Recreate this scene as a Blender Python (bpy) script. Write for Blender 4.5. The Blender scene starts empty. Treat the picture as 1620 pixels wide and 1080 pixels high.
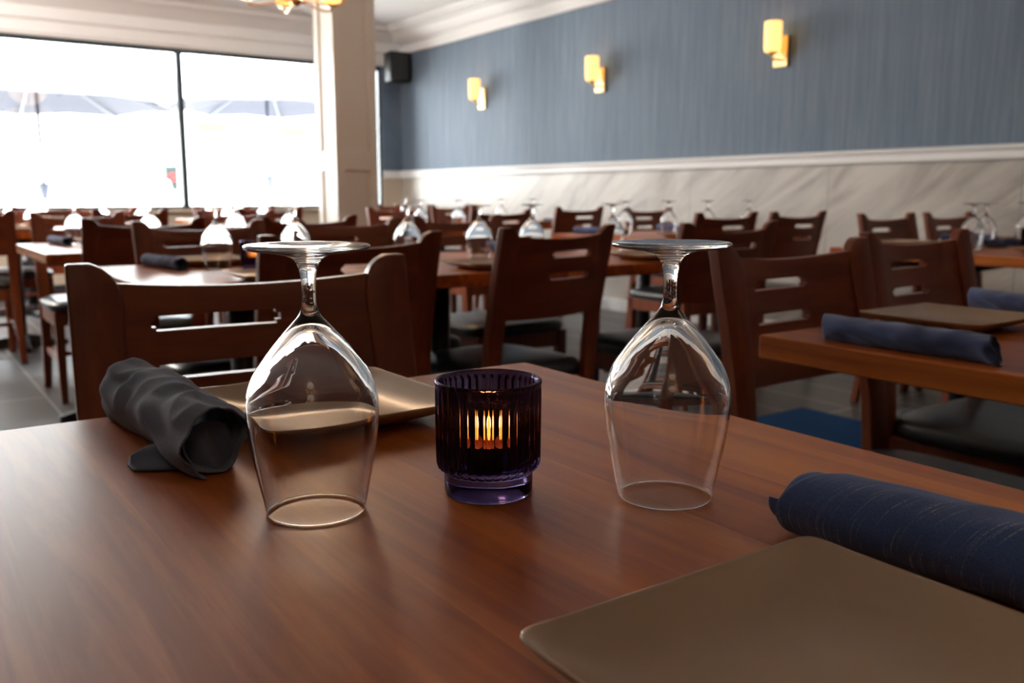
import bpy, bmesh, math, random
from mathutils import Vector, Matrix, noise
random.seed(7)
SC = bpy.context.scene
COL = SC.collection
PI = math.pi

# ------------------------------------------------------------------ camera
CAM_Z = 0.97
FOC = 1420.0
cam = bpy.data.cameras.new('camera')
cam.sensor_width = 36.0
cam.lens = 36.0 * FOC / 1620.0
cam.clip_start = 0.02
cam.clip_end = 300
cam.dof.use_dof = True
cam.dof.focus_distance = 0.645
cam.dof.aperture_fstop = 9.0
co = bpy.data.objects.new('camera', cam)
COL.objects.link(co)
co.location = (0, 0, CAM_Z)
co.rotation_euler = (PI/2 - math.atan(232/1420.0), 0, -math.radians(35.1))
SC.camera = co

# ------------------------------------------------------------------ world and exposure
SC.view_settings.view_transform = 'Standard'
SC.view_settings.look = 'None'
SC.view_settings.gamma = 1.0
SC.view_settings.exposure = 0.0
world = bpy.data.worlds.new('sky')
SC.world = world
world.use_nodes = True
wn = world.node_tree
bg = wn.nodes['Background']
bg.inputs['Color'].default_value = (0.93, 0.97, 1.0, 1)
bg.inputs['Strength'].default_value = 26.0

sun = bpy.data.lights.new('sun', 'SUN')
sun.energy = 30.0
sun.color = (1.0, 0.94, 0.84)
sun.angle = math.radians(0.6)
so = bpy.data.objects.new('sun', sun)
so.rotation_euler = Vector((-0.10, 0.30, 0.95)).to_track_quat('Z', 'Y').to_euler()
so.location = (0, 14, 8)
COL.objects.link(so)

# geometry of the room
WX, WY = 5.10, 9.50          # inner face of the blue wall, of the window wall
LX, BY = -3.6, -3.4          # wall to the left, wall behind the viewer
CEIL = 2.80
WIN_X0, WIN_X1, WIN_Z0, WIN_Z1 = -0.6, 4.86, 0.83, 2.41

pl = bpy.data.lights.new('window_portal', 'AREA')
pl.shape = 'RECTANGLE'
pl.size = WIN_X1 - WIN_X0
pl.size_y = WIN_Z1 - WIN_Z0
pl.cycles.is_portal = True
po = bpy.data.objects.new('window_portal', pl)
po.location = ((WIN_X0+WIN_X1)/2, WY+0.16, (WIN_Z0+WIN_Z1)/2)
po.rotation_euler = (-PI/2, 0, 0)
COL.objects.link(po)


# ------------------------------------------------------------------ materials
def mat(name, base=(0.8, 0.8, 0.8), rough=0.5, metal=0.0, spec=0.5, coat=0.0, coat_rough=0.1):
    m = bpy.data.materials.new(name)
    m.use_nodes = True
    b = m.node_tree.nodes['Principled BSDF']
    b.inputs['Base Color'].default_value = (*base, 1)
    b.inputs['Roughness'].default_value = rough
    b.inputs['Metallic'].default_value = metal
    b.inputs['Specular IOR Level'].default_value = spec
    b.inputs['Coat Weight'].default_value = coat
    b.inputs['Coat Roughness'].default_value = coat_rough
    return m


def nd(m, t, **kw):
    n = m.node_tree.nodes.new(t)
    for k, v in kw.items():
        if k in n.inputs.keys() if hasattr(n.inputs, 'keys') else False:
            n.inputs[k].default_value = v
        else:
            setattr(n, k, v)
    return n


def lk(m, a, ai, b, bi):
    m.node_tree.links.new(a.outputs[ai], b.inputs[bi])


def ramp(m, stops):
    r = m.node_tree.nodes.new('ShaderNodeValToRGB')
    cr = r.color_ramp
    while len(cr.elements) > 1:
        cr.elements.remove(cr.elements[-1])
    cr.elements[0].position = stops[0][0]
    cr.elements[0].color = (*stops[0][1], 1)
    for p, c in stops[1:]:
        e = cr.elements.new(p)
        e.color = (*c, 1)
    return r


def coords(m, scale=(1, 1, 1), kind='Object', rot=(0, 0, 0)):
    tc = m.node_tree.nodes.new('ShaderNodeTexCoord')
    mp = m.node_tree.nodes.new('ShaderNodeMapping')
    mp.inputs['Scale'].default_value = scale
    mp.inputs['Rotation'].default_value = rot
    lk(m, tc, kind, mp, 'Vector')
    return mp


def bsdf(m):
    return m.node_tree.nodes['Principled BSDF']


def bump(m, src, out, strength, dist=0.001):
    b = m.node_tree.nodes.new('ShaderNodeBump')
    b.inputs['Strength'].default_value = strength
    b.inputs['Distance'].default_value = dist
    lk(m, src, out, b, 'Height')
    lk(m, b, 'Normal', bsdf(m), 'Normal')
    return b


def wood(name, dark, mid, light, axis='Y', rough=0.32, plank=0.0, coat=0.0, fine=1.0, seed=0.0):
    """grain runs along AXIS; PLANK is the width of the glued staves (0 for none)"""
    m = mat(name, mid, rough, coat=coat)
    sc = {'Y': (14*fine, 0.9, 14*fine), 'X': (0.9, 14*fine, 14*fine), 'Z': (14*fine, 14*fine, 0.9)}[axis]
    mp = coords(m, sc)
    mp.inputs['Location'].default_value = (seed, seed*1.7, seed*0.6)
    n1 = nd(m, 'ShaderNodeTexNoise')
    n1.inputs['Scale'].default_value = 1.6
    n1.inputs['Detail'].default_value = 6
    n1.inputs['Roughness'].default_value = 0.62
    n1.inputs['Distortion'].default_value = 0.35
    lk(m, mp, 'Vector', n1, 'Vector')
    src, out = n1, 'Fac'
    if plank:
        tc = nd(m, 'ShaderNodeTexCoord')
        sp = nd(m, 'ShaderNodeSeparateXYZ')
        lk(m, tc, 'Object', sp, 'Vector')
        dv = nd(m, 'ShaderNodeMath', operation='DIVIDE')
        dv.inputs[1].default_value = plank
        lk(m, sp, 'X' if axis == 'Y' else 'Y', dv, 0)
        fl = nd(m, 'ShaderNodeMath', operation='FLOOR')
        lk(m, dv, 0, fl, 0)
        wn_ = nd(m, 'ShaderNodeTexWhiteNoise', noise_dimensions='1D')
        lk(m, fl, 0, wn_, 'W')
        # every stave starts elsewhere in the grain
        cx = nd(m, 'ShaderNodeCombineXYZ')
        ml = nd(m, 'ShaderNodeMath', operation='MULTIPLY')
        ml.inputs[1].default_value = 37.0
        lk(m, wn_, 'Value', ml, 0)
        lk(m, ml, 0, cx, 'Z')
        ad = nd(m, 'ShaderNodeVectorMath', operation='ADD')
        lk(m, mp, 'Vector', ad, 0)
        lk(m, cx, 'Vector', ad, 1)
        lk(m, ad, 'Vector', n1, 'Vector')
        a = nd(m, 'ShaderNodeMath', operation='MULTIPLY_ADD')
        a.inputs[1].default_value = 0.30
        lk(m, wn_, 'Value', a, 0)
        sb = nd(m, 'ShaderNodeMath', operation='SUBTRACT')
        sb.inputs[1].default_value = 0.15
        lk(m, n1, 'Fac', sb, 0)
        lk(m, sb, 0, a, 2)
        src, out = a, 0
    r = ramp(m, [(0.30, dark), (0.48, mid), (0.70, light)])
    lk(m, src, out, r, 'Fac')
    lk(m, r, 'Color', bsdf(m), 'Base Color')
    rr = nd(m, 'ShaderNodeMapRange')
    rr.inputs['To Min'].default_value = rough*0.85
    rr.inputs['To Max'].default_value = rough*1.2
    lk(m, n1, 'Fac', rr, 'Value')
    lk(m, rr, 'Result', bsdf(m), 'Roughness')
    bump(m, n1, 'Fac', 0.05, 0.0006)
    return m


def fabric(name, c1, c2, rough=0.95, slub=None):
    """woven cloth; SLUB = colour of the thick pale weft threads that run round the roll (uses the UVs: u along, v round)"""
    m = mat(name, c1, rough, spec=0.15)
    b = bsdf(m)
    b.inputs['Sheen Weight'].default_value = 0.25
    b.inputs['Sheen Roughness'].default_value = 0.5
    mp = coords(m, (1, 1, 1), 'UV')
    n1 = nd(m, 'ShaderNodeTexNoise')
    n1.inputs['Scale'].default_value = 9
    n1.inputs['Detail'].default_value = 5
    lk(m, mp, 'Vector', n1, 'Vector')
    mp2 = coords(m, (150, 420, 1), 'UV')
    n2 = nd(m, 'ShaderNodeTexNoise')
    n2.inputs['Scale'].default_value = 1.6
    n2.inputs['Detail'].default_value = 3
    lk(m, mp2, 'Vector', n2, 'Vector')
    mp3 = coords(m, (420, 90, 1), 'UV')
    n3 = nd(m, 'ShaderNodeTexNoise')
    n3.inputs['Scale'].default_value = 1.6
    n3.inputs['Detail'].default_value = 3
    lk(m, mp3, 'Vector', n3, 'Vector')
    ad = nd(m, 'ShaderNodeMath', operation='ADD')
    lk(m, n2, 'Fac', ad, 0)
    lk(m, n3, 'Fac', ad, 1)
    mx = nd(m, 'ShaderNodeMapRange')
    mx.inputs['From Min'].default_value = 0.75
    mx.inputs['From Max'].default_value = 1.25
    lk(m, ad, 0, mx, 'Value')
    r = ramp(m, [(0.0, c1), (1.0, c2)])
    lk(m, mx, 'Result', r, 'Fac')
    last, lo = r, 'Color'
    if slub:
        mp4 = coords(m, (330, 7, 1), 'UV')
        n4 = nd(m, 'ShaderNodeTexNoise')
        n4.inputs['Scale'].default_value = 1.0
        n4.inputs['Detail'].default_value = 0
        lk(m, mp4, 'Vector', n4, 'Vector')
        g = nd(m, 'ShaderNodeMapRange')
        g.inputs['From Min'].default_value = 0.69
        g.inputs['From Max'].default_value = 0.79
        lk(m, n4, 'Fac', g, 'Value')
        mp5 = coords(m, (60, 260, 1), 'UV')
        n5 = nd(m, 'ShaderNodeTexNoise')
        n5.inputs['Scale'].default_value = 1.0
        lk(m, mp5, 'Vector', n5, 'Vector')
        g5 = nd(m, 'ShaderNodeMapRange')
        g5.inputs['From Min'].default_value = 0.36
        g5.inputs['From Max'].default_value = 0.62
        lk(m, n5, 'Fac', g5, 'Value')
        mu = nd(m, 'ShaderNodeMath', operation='MULTIPLY')
        lk(m, g, 'Result', mu, 0)
        lk(m, g5, 'Result', mu, 1)
        mix = nd(m, 'ShaderNodeMix', data_type='RGBA')
        lk(m, mu, 0, mix, 'Factor')
        m.node_tree.links.new(r.outputs['Color'], mix.inputs[6])
        mix.inputs[7].default_value = (*slub, 1)
        m.node_tree.links.new(mix.outputs[2], b.inputs['Base Color'])
    else:
        lk(m, last, lo, b, 'Base Color')
    bump(m, ad, 0, 0.55, 0.0006)
    return m


def glass(name, color=(1, 1, 1), ior=1.5, rough=0.0):
    m = bpy.data.materials.new(name)
    m.use_nodes = True
    nt = m.node_tree
    for n in list(nt.nodes):
        nt.nodes.remove(n)
    o = nt.nodes.new('ShaderNodeOutputMaterial')
    g = nt.nodes.new('ShaderNodeBsdfGlass')
    g.inputs['Color'].default_value = (*color, 1)
    g.inputs['IOR'].default_value = ior
    g.inputs['Roughness'].default_value = rough
    nt.links.new(g.outputs[0], o.inputs[0])
    return m


def pane_mat(name, tint=(0.97, 0.99, 0.98)):
    """thin window pane: clear, with a Fresnel reflection"""
    m = bpy.data.materials.new(name)
    m.use_nodes = True
    nt = m.node_tree
    for n in list(nt.nodes):
        nt.nodes.remove(n)
    o = nt.nodes.new('ShaderNodeOutputMaterial')
    t = nt.nodes.new('ShaderNodeBsdfTransparent')
    t.inputs['Color'].default_value = (*tint, 1)
    g = nt.nodes.new('ShaderNodeBsdfGlossy')
    g.inputs['Roughness'].default_value = 0.0
    f = nt.nodes.new('ShaderNodeFresnel')
    f.inputs['IOR'].default_value = 1.45
    x = nt.nodes.new('ShaderNodeMixShader')
    nt.links.new(f.outputs[0], x.inputs[0])
    nt.links.new(t.outputs[0], x.inputs[1])
    nt.links.new(g.outputs[0], x.inputs[2])
    nt.links.new(x.outputs[0], o.inputs[0])
    return m


def emis(name, color, strength):
    m = mat(name, color, 0.6)
    b = bsdf(m)
    b.inputs['Emission Color'].default_value = (*color, 1)
    b.inputs['Emission Strength'].default_value = strength
    return m


M = {}
M['table'] = wood('table_wood', (0.27, 0.055, 0.009), (0.46, 0.122, 0.018), (0.62, 0.205, 0.036), 'Y', 0.34, plank=0.105)
M['table_edge'] = wood('table_edge_wood', (0.16, 0.04, 0.012), (0.27, 0.08, 0.024), (0.38, 0.13, 0.042), 'X', 0.35)
M['chair'] = wood('chair_wood', (0.15, 0.028, 0.007), (0.20, 0.040, 0.010), (0.30, 0.072, 0.018), 'Z', 0.38, fine=0.8)
M['panel'] = wood('chair_panel_wood', (0.15, 0.028, 0.007), (0.20, 0.040, 0.010), (0.30, 0.072, 0.018), 'X', 0.38, fine=0.8)
M['vinyl'] = mat('black_vinyl', (0.014, 0.017, 0.020), 0.34, spec=0.6)
M['iron'] = mat('black_iron', (0.012, 0.014, 0.016), 0.45)
M['plate'] = mat('taupe_glaze', (0.41, 0.28, 0.175), 0.24, spec=0.5)
n_ = nd(M['plate'], 'ShaderNodeTexNoise')
n_.inputs['Scale'].default_value = 30
bump(M['plate'], n_, 'Fac', 0.04, 0.0008)
M['cloth_dark'] = fabric('charcoal_linen', (0.085, 0.098, 0.145), (0.205, 0.228, 0.310))
M['cloth_blue'] = fabric('denim_blue_linen', (0.040, 0.074, 0.200), (0.105, 0.170, 0.400), slub=(0.55, 0.57, 0.62))
M['cloth_navy'] = fabric('navy_linen', (0.030, 0.045, 0.115), (0.085, 0.115, 0.250))
M['glass'] = glass('clear_glass')
M['votive'] = glass('smoky_violet_glass', (0.34, 0.305, 0.46), 1.5)
M['wax'] = mat('candle_wax', (0.38, 0.10, 0.04), 0.5)
M['flame'] = emis('flame', (1.0, 0.36, 0.02), 24.0)
M['cup'] = mat('tealight_cup', (0.5, 0.47, 0.45), 0.3, metal=0.9)
M['brass'] = mat('brushed_brass', (0.72, 0.47, 0.20), 0.28, metal=1.0)
M['shade'] = emis('lit_frosted_shade', (1.0, 0.58, 0.19), 1.7)
M['black'] = mat('black_plastic', (0.012, 0.013, 0.014), 0.6, spec=0.2)
M['grille'] = mat('speaker_grille', (0.018, 0.018, 0.019), 0.7)
M['white_paint'] = mat('white_trim_paint', (0.89, 0.89, 0.88), 0.5)
M['ceiling'] = mat('ceiling_paint', (0.92, 0.92, 0.91), 0.8)
M['pillar'] = mat('pillar_paint', (0.62, 0.56, 0.49), 0.4)
M['frame'] = mat('dark_window_frame', (0.020, 0.032, 0.042), 0.35)
M['pane'] = pane_mat('window_pane')
M['beige'] = mat('beige_wall_paint', (0.55, 0.46, 0.36), 0.6)
M['back'] = mat('back_wall_paint', (0.12, 0.10, 0.09), 0.8)

bsdf(M['table']).inputs['Specular IOR Level'].default_value = 0.32
# blue woven wallpaper: fine vertical threads
m = M['wallpaper'] = mat('blue_woven_wallpaper', (0.16, 0.22, 0.29), 0.75)
mp = coords(m, (1, 34, 1.3))
n1 = nd(m, 'ShaderNodeTexNoise')
n1.inputs['Scale'].default_value = 1.3
n1.inputs['Detail'].default_value = 5
n1.inputs['Roughness'].default_value = 0.7
lk(m, mp, 'Vector', n1, 'Vector')
r_ = ramp(m, [(0.30, (0.100, 0.140, 0.198)), (0.5, (0.130, 0.175, 0.238)), (0.72, (0.186, 0.232, 0.290))])
lk(m, n1, 'Fac', r_, 'Fac')
lk(m, r_, 'Color', bsdf(m), 'Base Color')
bump(m, n1, 'Fac', 0.15, 0.002)

# pale marble wainscot slabs with diagonal grey veins and thin upright joints
m = M['marble'] = mat('pale_marble', (0.6, 0.56, 0.5), 0.35)
mp0 = coords(m, (1, 1, 1), rot=(math.radians(36), 0, 0))
mp = nd(m, 'ShaderNodeMapping')
lk(m, mp0, 'Vector', mp, 'Vector')
n1 = nd(m, 'ShaderNodeTexNoise')
n1.inputs['Scale'].default_value = 1.7
n1.inputs['Detail'].default_value = 7
n1.inputs['Roughness'].default_value = 0.6
n1.inputs['Distortion'].default_value = 0.9
mp.inputs['Scale'].default_value = (1, 0.55, 2.6)
lk(m, mp, 'Vector', n1, 'Vector')
r_ = ramp(m, [(0.33, (0.28, 0.235, 0.205)), (0.46, (0.42, 0.375, 0.33)), (0.6, (0.54, 0.495, 0.44))])
lk(m, n1, 'Fac', r_, 'Fac')
tc = nd(m, 'ShaderNodeTexCoord')
sp = nd(m, 'ShaderNodeSeparateXYZ')
lk(m, tc, 'Object', sp, 'Vector')
dv = nd(m, 'ShaderNodeMath', operation='DIVIDE')
dv.inputs[1].default_value = 1.22
lk(m, sp, 'Y', dv, 0)
fr = nd(m, 'ShaderNodeMath', operation='FRACT')
lk(m, dv, 0, fr, 0)
cp = nd(m, 'ShaderNodeMath', operation='LESS_THAN')
cp.inputs[1].default_value = 0.006
lk(m, fr, 0, cp, 0)
mx = nd(m, 'ShaderNodeMix', data_type='RGBA')
lk(m, cp, 0, mx, 'Factor')
m.node_tree.links.new(r_.outputs['Color'], mx.inputs[6])
mx.inputs[7].default_value = (0.30, 0.27, 0.25, 1)
m.node_tree.links.new(mx.outputs[2], bsdf(m).inputs['Base Color'])

# dark plank-shaped floor tiles, pale joints
m = M['floor'] = mat('dark_tile', (0.05, 0.04, 0.04), 0.40, spec=0.9)
mp = coords(m, (1, 1, 1), rot=(0, 0, PI/2))
bt = nd(m, 'ShaderNodeTexBrick')
bt.inputs['Color1'].default_value = (0.036, 0.028, 0.027, 1)
bt.inputs['Color2'].default_value = (0.058, 0.046, 0.043, 1)
bt.inputs['Mortar'].default_value = (0.26, 0.24, 0.22, 1)
bt.inputs['Scale'].default_value = 1.0
bt.inputs['Mortar Size'].default_value = 0.006
bt.inputs['Brick Width'].default_value = 1.2
bt.inputs['Row Height'].default_value = 0.30
lk(m, mp, 'Vector', bt, 'Vector')
lk(m, bt, 'Color', bsdf(m), 'Base Color')
M['carpet'] = mat('blue_carpet', (0.010, 0.045, 0.13), 0.95, spec=0.1)
n_ = nd(M['carpet'], 'ShaderNodeTexNoise')
n_.inputs['Scale'].default_value = 300
bump(M['carpet'], n_, 'Fac', 0.5, 0.004)
M['pavement'] = mat('pale_pavement', (0.70, 0.69, 0.67), 0.9)
M['canopy'] = mat('blue_canopy', (0.0135, 0.0158, 0.028), 0.9)
M['pole'] = mat('umbrella_pole', (0.018, 0.025, 0.045), 0.5)
M['facade'] = mat('pale_facade', (0.80, 0.80, 0.78), 0.9)
M['yellow'] = mat('yellow_sign', (0.55, 0.10, 0.004), 0.6)
M['car'] = mat('white_car_paint', (0.78, 0.80, 0.82), 0.3)
M['tyre'] = mat('tyre_rubber', (0.006, 0.006, 0.006), 0.8)
M['carglass'] = mat('car_window', (0.014, 0.026, 0.028), 0.3)
M['red'] = mat('signal_red', (0.30, 0.010, 0.010), 0.5, spec=0.1)
M['signal'] = mat('signal_housing', (0.008, 0.014, 0.014), 0.6, spec=0.1)


# ------------------------------------------------------------------ mesh helpers
def finish(name, bm, m, parent=None, smooth=True, bevel=0.0, segs=2, sub=0, loc=None):
    me = bpy.data.meshes.new(name)
    bmesh.ops.recalc_face_normals(bm, faces=bm.faces)
    bm.to_mesh(me)
    bm.free()
    me.materials.append(m)
    if smooth:
        me.polygons.foreach_set('use_smooth', [True]*len(me.polygons))
    o = bpy.data.objects.new(name, me)
    COL.objects.link(o)
    if parent:
        o.parent = parent
    if loc:
        o.location = loc
    if bevel:
        b = o.modifiers.new('bevel', 'BEVEL')
        b.width = bevel
        b.segments = segs
        b.limit_method = 'ANGLE'
        b.angle_limit = math.radians(35)
        b.harden_normals = True
    if sub:
        s = o.modifiers.new('sub', 'SUBSURF')
        s.levels = sub
        s.render_levels = sub
    return o


def box(bm, x0, x1, y0, y1, z0, z1):
    vs = [bm.verts.new(p) for p in [(x0, y0, z0), (x1, y0, z0), (x1, y1, z0), (x0, y1, z0),
                                    (x0, y0, z1), (x1, y0, z1), (x1, y1, z1), (x0, y1, z1)]]
    for f in [(0, 3, 2, 1), (4, 5, 6, 7), (0, 1, 5, 4), (1, 2, 6, 5), (2, 3, 7, 6), (3, 0, 4, 7)]:
        bm.faces.new([vs[i] for i in f])
    return vs


def lathe(bm, prof, n=48, closed=False, c=(0, 0, 0)):
    """PROF: list of (r, z); r == 0 makes a pole"""
    rings = []
    for r, z in prof:
        if r <= 1e-9:
            rings.append([bm.verts.new((c[0], c[1], c[2]+z))])
        else:
            rings.append([bm.verts.new((c[0]+r*math.cos(2*PI*k/n), c[1]+r*math.sin(2*PI*k/n), c[2]+z)) for k in range(n)])
    seq = list(zip(rings[:-1], rings[1:]))
    if closed:
        seq.append((rings[-1], rings[0]))
    for a, b in seq:
        for k in range(n):
            k2 = (k+1) % n
            if len(a) == 1 and len(b) == 1:
                continue
            if len(a) == 1:
                bm.faces.new((a[0], b[k], b[k2]))
            elif len(b) == 1:
                bm.faces.new((a[k], a[k2], b[0]))
            else:
                bm.faces.new((a[k], a[k2], b[k2], b[k]))


def tube(bm, pts, r, n=10, cap=True):
    """round bar through PTS; r a number or a list"""
    pts = [Vector(p) for p in pts]
    rings = []
    for i, p in enumerate(pts):
        d = (pts[min(i+1, len(pts)-1)] - pts[max(i-1, 0)]).normalized()
        a = d.cross(Vector((0, 0, 1)))
        if a.length < 1e-3:
            a = d.cross(Vector((1, 0, 0)))
        a.normalize()
        b = d.cross(a)
        rr = r[i] if isinstance(r, (list, tuple)) else r
        rings.append([bm.verts.new(p + rr*(math.cos(2*PI*k/n)*a + math.sin(2*PI*k/n)*b)) for k in range(n)])
    for a, b in zip(rings[:-1], rings[1:]):
        for k in range(n):
            bm.faces.new((a[k], a[(k+1) % n], b[(k+1) % n], b[k]))
    if cap:
        bm.faces.new(rings[0][::-1])
        bm.faces.new(rings[-1])


def loft(bm, secs):
    """SECS: list of closed loops of the same length"""
    rings = [[bm.verts.new(p) for p in s] for s in secs]
    n = len(rings[0])
    for a, b in zip(rings[:-1], rings[1:]):
        for k in range(n):
            bm.faces.new((a[k], a[(k+1) % n], b[(k+1) % n], b[k]))
    bm.faces.new(rings[0][::-1])
    bm.faces.new(rings[-1])


def empty(name, loc=(0, 0, 0), rz=0.0):
    o = bpy.data.objects.new(name, None)
    o.empty_display_size = 0.05
    COL.objects.link(o)
    o.location = loc
    o.rotation_euler = (0, 0, rz)
    return o


def tag(o, label, cat, group=None, kind=None):
    o['label'] = label
    o['category'] = cat
    if group:
        o['group'] = group
    if kind:
        o['kind'] = kind
    return o


def struct(name, bm, m, bevel=0.0, smooth=False):
    o = finish(name, bm, m, smooth=smooth, bevel=bevel)
    o['kind'] = 'structure'
    return o


def copy_tree(o, parent=None):
    c = o.copy()
    COL.objects.link(c)
    if parent:
        c.parent = parent
    for ch in list(o.children):
        copy_tree(ch, c)
    return c


# ================================================================== THE ROOM
bm = bmesh.new()
box(bm, LX-0.1, WX+0.1, BY-0.1, WY+0.16, -0.12, 0.0)
struct('floor', bm, M['floor'])
bm = bmesh.new()
box(bm, LX-0.1, WX+0.1, BY-0.1, WY+0.16, CEIL, CEIL+0.12)
struct('ceiling', bm, M['ceiling'])

# blue wall (right): wallpaper above, marble below, one structure each
bm = bmesh.new()
box(bm, WX, WX+0.12, BY, WY+0.16, 1.17, CEIL)
struct('wall_right', bm, M['wallpaper'])
bm = bmesh.new()
box(bm, WX-0.012, WX+0.12, BY, WY, 0.0, 1.17)
struct('wall_right_wainscot', bm, M['marble'])


def profile_along(bm, prof, a, b, axis):
    """extrude closed profile PROF (list of (u, z)) from a to b; axis 'Y': u is x; axis 'X': u is y"""
    def P(t, u, z):
        return (u, t, z) if axis == 'Y' else (t, u, z)
    r0 = [bm.verts.new(P(a, u, z)) for u, z in prof]
    r1 = [bm.verts.new(P(b, u, z)) for u, z in prof]
    n = len(prof)
    for k in range(n):
        bm.faces.new((r0[k], r0[(k+1) % n], r1[(k+1) % n], r1[k]))
    bm.faces.new(r0[::-1])
    bm.faces.new(r1)


# chair rail with two beads
rail = [(0, 1.160), (-0.022, 1.160), (-0.030, 1.168), (-0.030, 1.180), (-0.022, 1.188), (-0.018, 1.205),
        (-0.022, 1.212), (-0.036, 1.218), (-0.040, 1.228), (-0.036, 1.238), (-0.026, 1.243), (0, 1.245)]
bm = bmesh.new()
profile_along(bm, [(WX-0.010+u, z) for u, z in rail], BY, WY, 'Y')
o = struct('trim_1', bm, M['white_paint'])
# skirting under the marble
bm = bmesh.new()
box(bm, WX-0.035, WX-0.010, BY, WY, 0.0, 0.10)
struct('baseboard_right', bm, M['white_paint'])

# frieze and crown moulding along the blue wall
crown = [(0, 2.545), (-0.030, 2.545), (-0.034, 2.555), (-0.034, 2.625), (-0.050, 2.640), (-0.065, 2.650), (-0.085, 2.650),
         (-0.11, 2.662), (-0.145, 2.690), (-0.18, 2.725), (-0.235, 2.752), (-0.27, 2.760), (-0.27, 2.776), (-0.30, 2.782), (-0.31, 2.80), (0, 2.80)]
bm = bmesh.new()
profile_along(bm, [(WX+u, z) for u, z in crown], BY, WY, 'Y')
struct('trim_2', bm, M['white_paint'])

# window wall: beige below the sill, white above the window, blue strip in the corner
bm = bmesh.new()
box(bm, LX, WX, WY, WY+0.16, 0.0, WIN_Z0)
struct('wall_window_side', bm, M['beige'])
bm = bmesh.new()
box(bm, LX, WX, WY, WY+0.16, WIN_Z1, CEIL)
struct('wall_window_head', bm, M['white_paint'])
bm = bmesh.new()
box(bm, WIN_X1, WX, WY, WY+0.16, 1.17, WIN_Z1)
struct('wall_corner_strip', bm, M['wallpaper'])
bm = bmesh.new()
box(bm, WIN_X1, WX, WY, WY+0.16, WIN_Z0, 1.17)
struct('wall_corner_wainscot', bm, M['beige'])
bm = bmesh.new()
box(bm, LX, WIN_X0, WY, WY+0.16, WIN_Z0, WIN_Z1)
struct('wall_window_pier', bm, M['beige'])
bm = bmesh.new()
profile_along(bm, [(WY+u, z) for u, z in rail], WIN_X1, WX, 'X')
struct('trim_3', bm, M['white_paint'])
# mouldings over the window
head = [(0, 2.43), (-0.020, 2.43), (-0.024, 2.44), (-0.024, 2.535), (-0.035, 2.545), (-0.055, 2.552), (-0.060, 2.565), (-0.060, 2.66),
        (-0.085, 2.672), (-0.13, 2.700), (-0.19, 2.738), (-0.25, 2.758), (-0.27, 2.764), (-0.28, 2.785), (-0.30, 2.80), (0, 2.80)]
bm = bmesh.new()
profile_along(bm, [(WY+u, z) for u, z in head], LX, WX-0.031, 'X')
struct('trim_4', bm, M['white_paint'])
# sill board
bm = bmesh.new()
box(bm, WIN_X0-0.05, WIN_X1+0.04, WY-0.05, WY+0.10, WIN_Z0-0.035, WIN_Z0)
struct('trim_5', bm, M['beige'], bevel=0.006)
# low heater-like kick strip on the window wall
bm = bmesh.new()
box(bm, LX, WX-0.04, WY-0.02, WY, 0.0, 0.12)
struct('baseboard_window_side', bm, M['frame'])

# the big window: frame, mullions, panes
win = empty('window_1', ((WIN_X0+WIN_X1)/2, WY+0.06, WIN_Z0))
win['kind'] = 'structure'
ox = (WIN_X0+WIN_X1)/2


def wpart(name, bm, m, bevel=0.004):
    for v in bm.verts:
        v.co -= Vector((ox, WY+0.06, WIN_Z0))
    return finish(name, bm, m, win, smooth=False, bevel=bevel)


bm = bmesh.new()
box(bm, WIN_X0, WIN_X1, WY+0.03, WY+0.10, WIN_Z1-0.045, WIN_Z1)
box(bm, WIN_X0, WIN_X1, WY+0.03, WY+0.10, WIN_Z0, WIN_Z0+0.03)
box(bm, WIN_X0, WIN_X0+0.045, WY+0.03, WY+0.10, WIN_Z0, WIN_Z1)
box(bm, WIN_X1-0.03, WIN_X1, WY+0.03, WY+0.10, WIN_Z0, WIN_Z1)
wpart('window_frame', bm, M['frame'])
mull = [0.30, 2.625]
for xm in mull:
    bm = bmesh.new()
    box(bm, xm-0.032, xm+0.032, WY+0.025, WY+0.105, WIN_Z0, WIN_Z1-0.02)
    wpart('mullion', bm, M['frame'])
xs = [WIN_X0+0.02, 0.30, 2.625, WIN_X1-0.02]
for a, b in zip(xs[:-1], xs[1:]):
    bm = bmesh.new()
    v = [bm.verts.new(p) for p in [(a, WY+0.065, WIN_Z0+0.01), (b, WY+0.065, WIN_Z0+0.01), (b, WY+0.065, WIN_Z1-0.01), (a, WY+0.065, WIN_Z1-0.01)]]
    bm.faces.new(v)
    wpart('window_pane', bm, M['pane'], 0)

# walls out of view that close the room
bm = bmesh.new()
box(bm, LX-0.12, LX, BY, WY+0.16, 0, CEIL)
struct('wall_left', bm, M['back'])
bm = bmesh.new()
box(bm, LX, WX, BY-0.12, BY, 0, CEIL)
struct('wall_back', bm, M['back'])

# square panelled pillar
PX0, PX1, PY0, PY1 = 3.06, 3.43, 6.80, 7.17
bm = bmesh.new()
g = 0.020
box(bm, PX0+g, PX1-g, PY0+g, PY1-g, 0, CEIL)          # recessed core
w = 0.075
for (x0, x1, y0, y1) in [(PX0, PX0+w, PY0, PY0+w), (PX1-w, PX1, PY0, PY0+w), (PX0, PX0+w, PY1-w, PY1), (PX1-w, PX1, PY1-w, PY1)]:
    box(bm, x0, x1, y0, y1, 0, CEIL)                  # corner stiles
for z0, z1 in [(0, 0.16), (1.165, 1.32), (2.62, CEIL)]:
    box(bm, PX0+0.001, PX1-0.001, PY0+0.001, PY1-0.001, z0, z1)   # cross rails
struct('pillar', bm, M['pillar'], bevel=0.004)

# carpet strip between the tables and the blue wall
bm = bmesh.new()
box(bm, 1.90, 3.40, BY+0.3, 2.52, 0.0, 0.008)
o = finish('carpet', bm, M['carpet'], smooth=False)
tag(o, 'blue carpet strip on the dark tiled floor by the marble wall', 'carpet')

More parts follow.
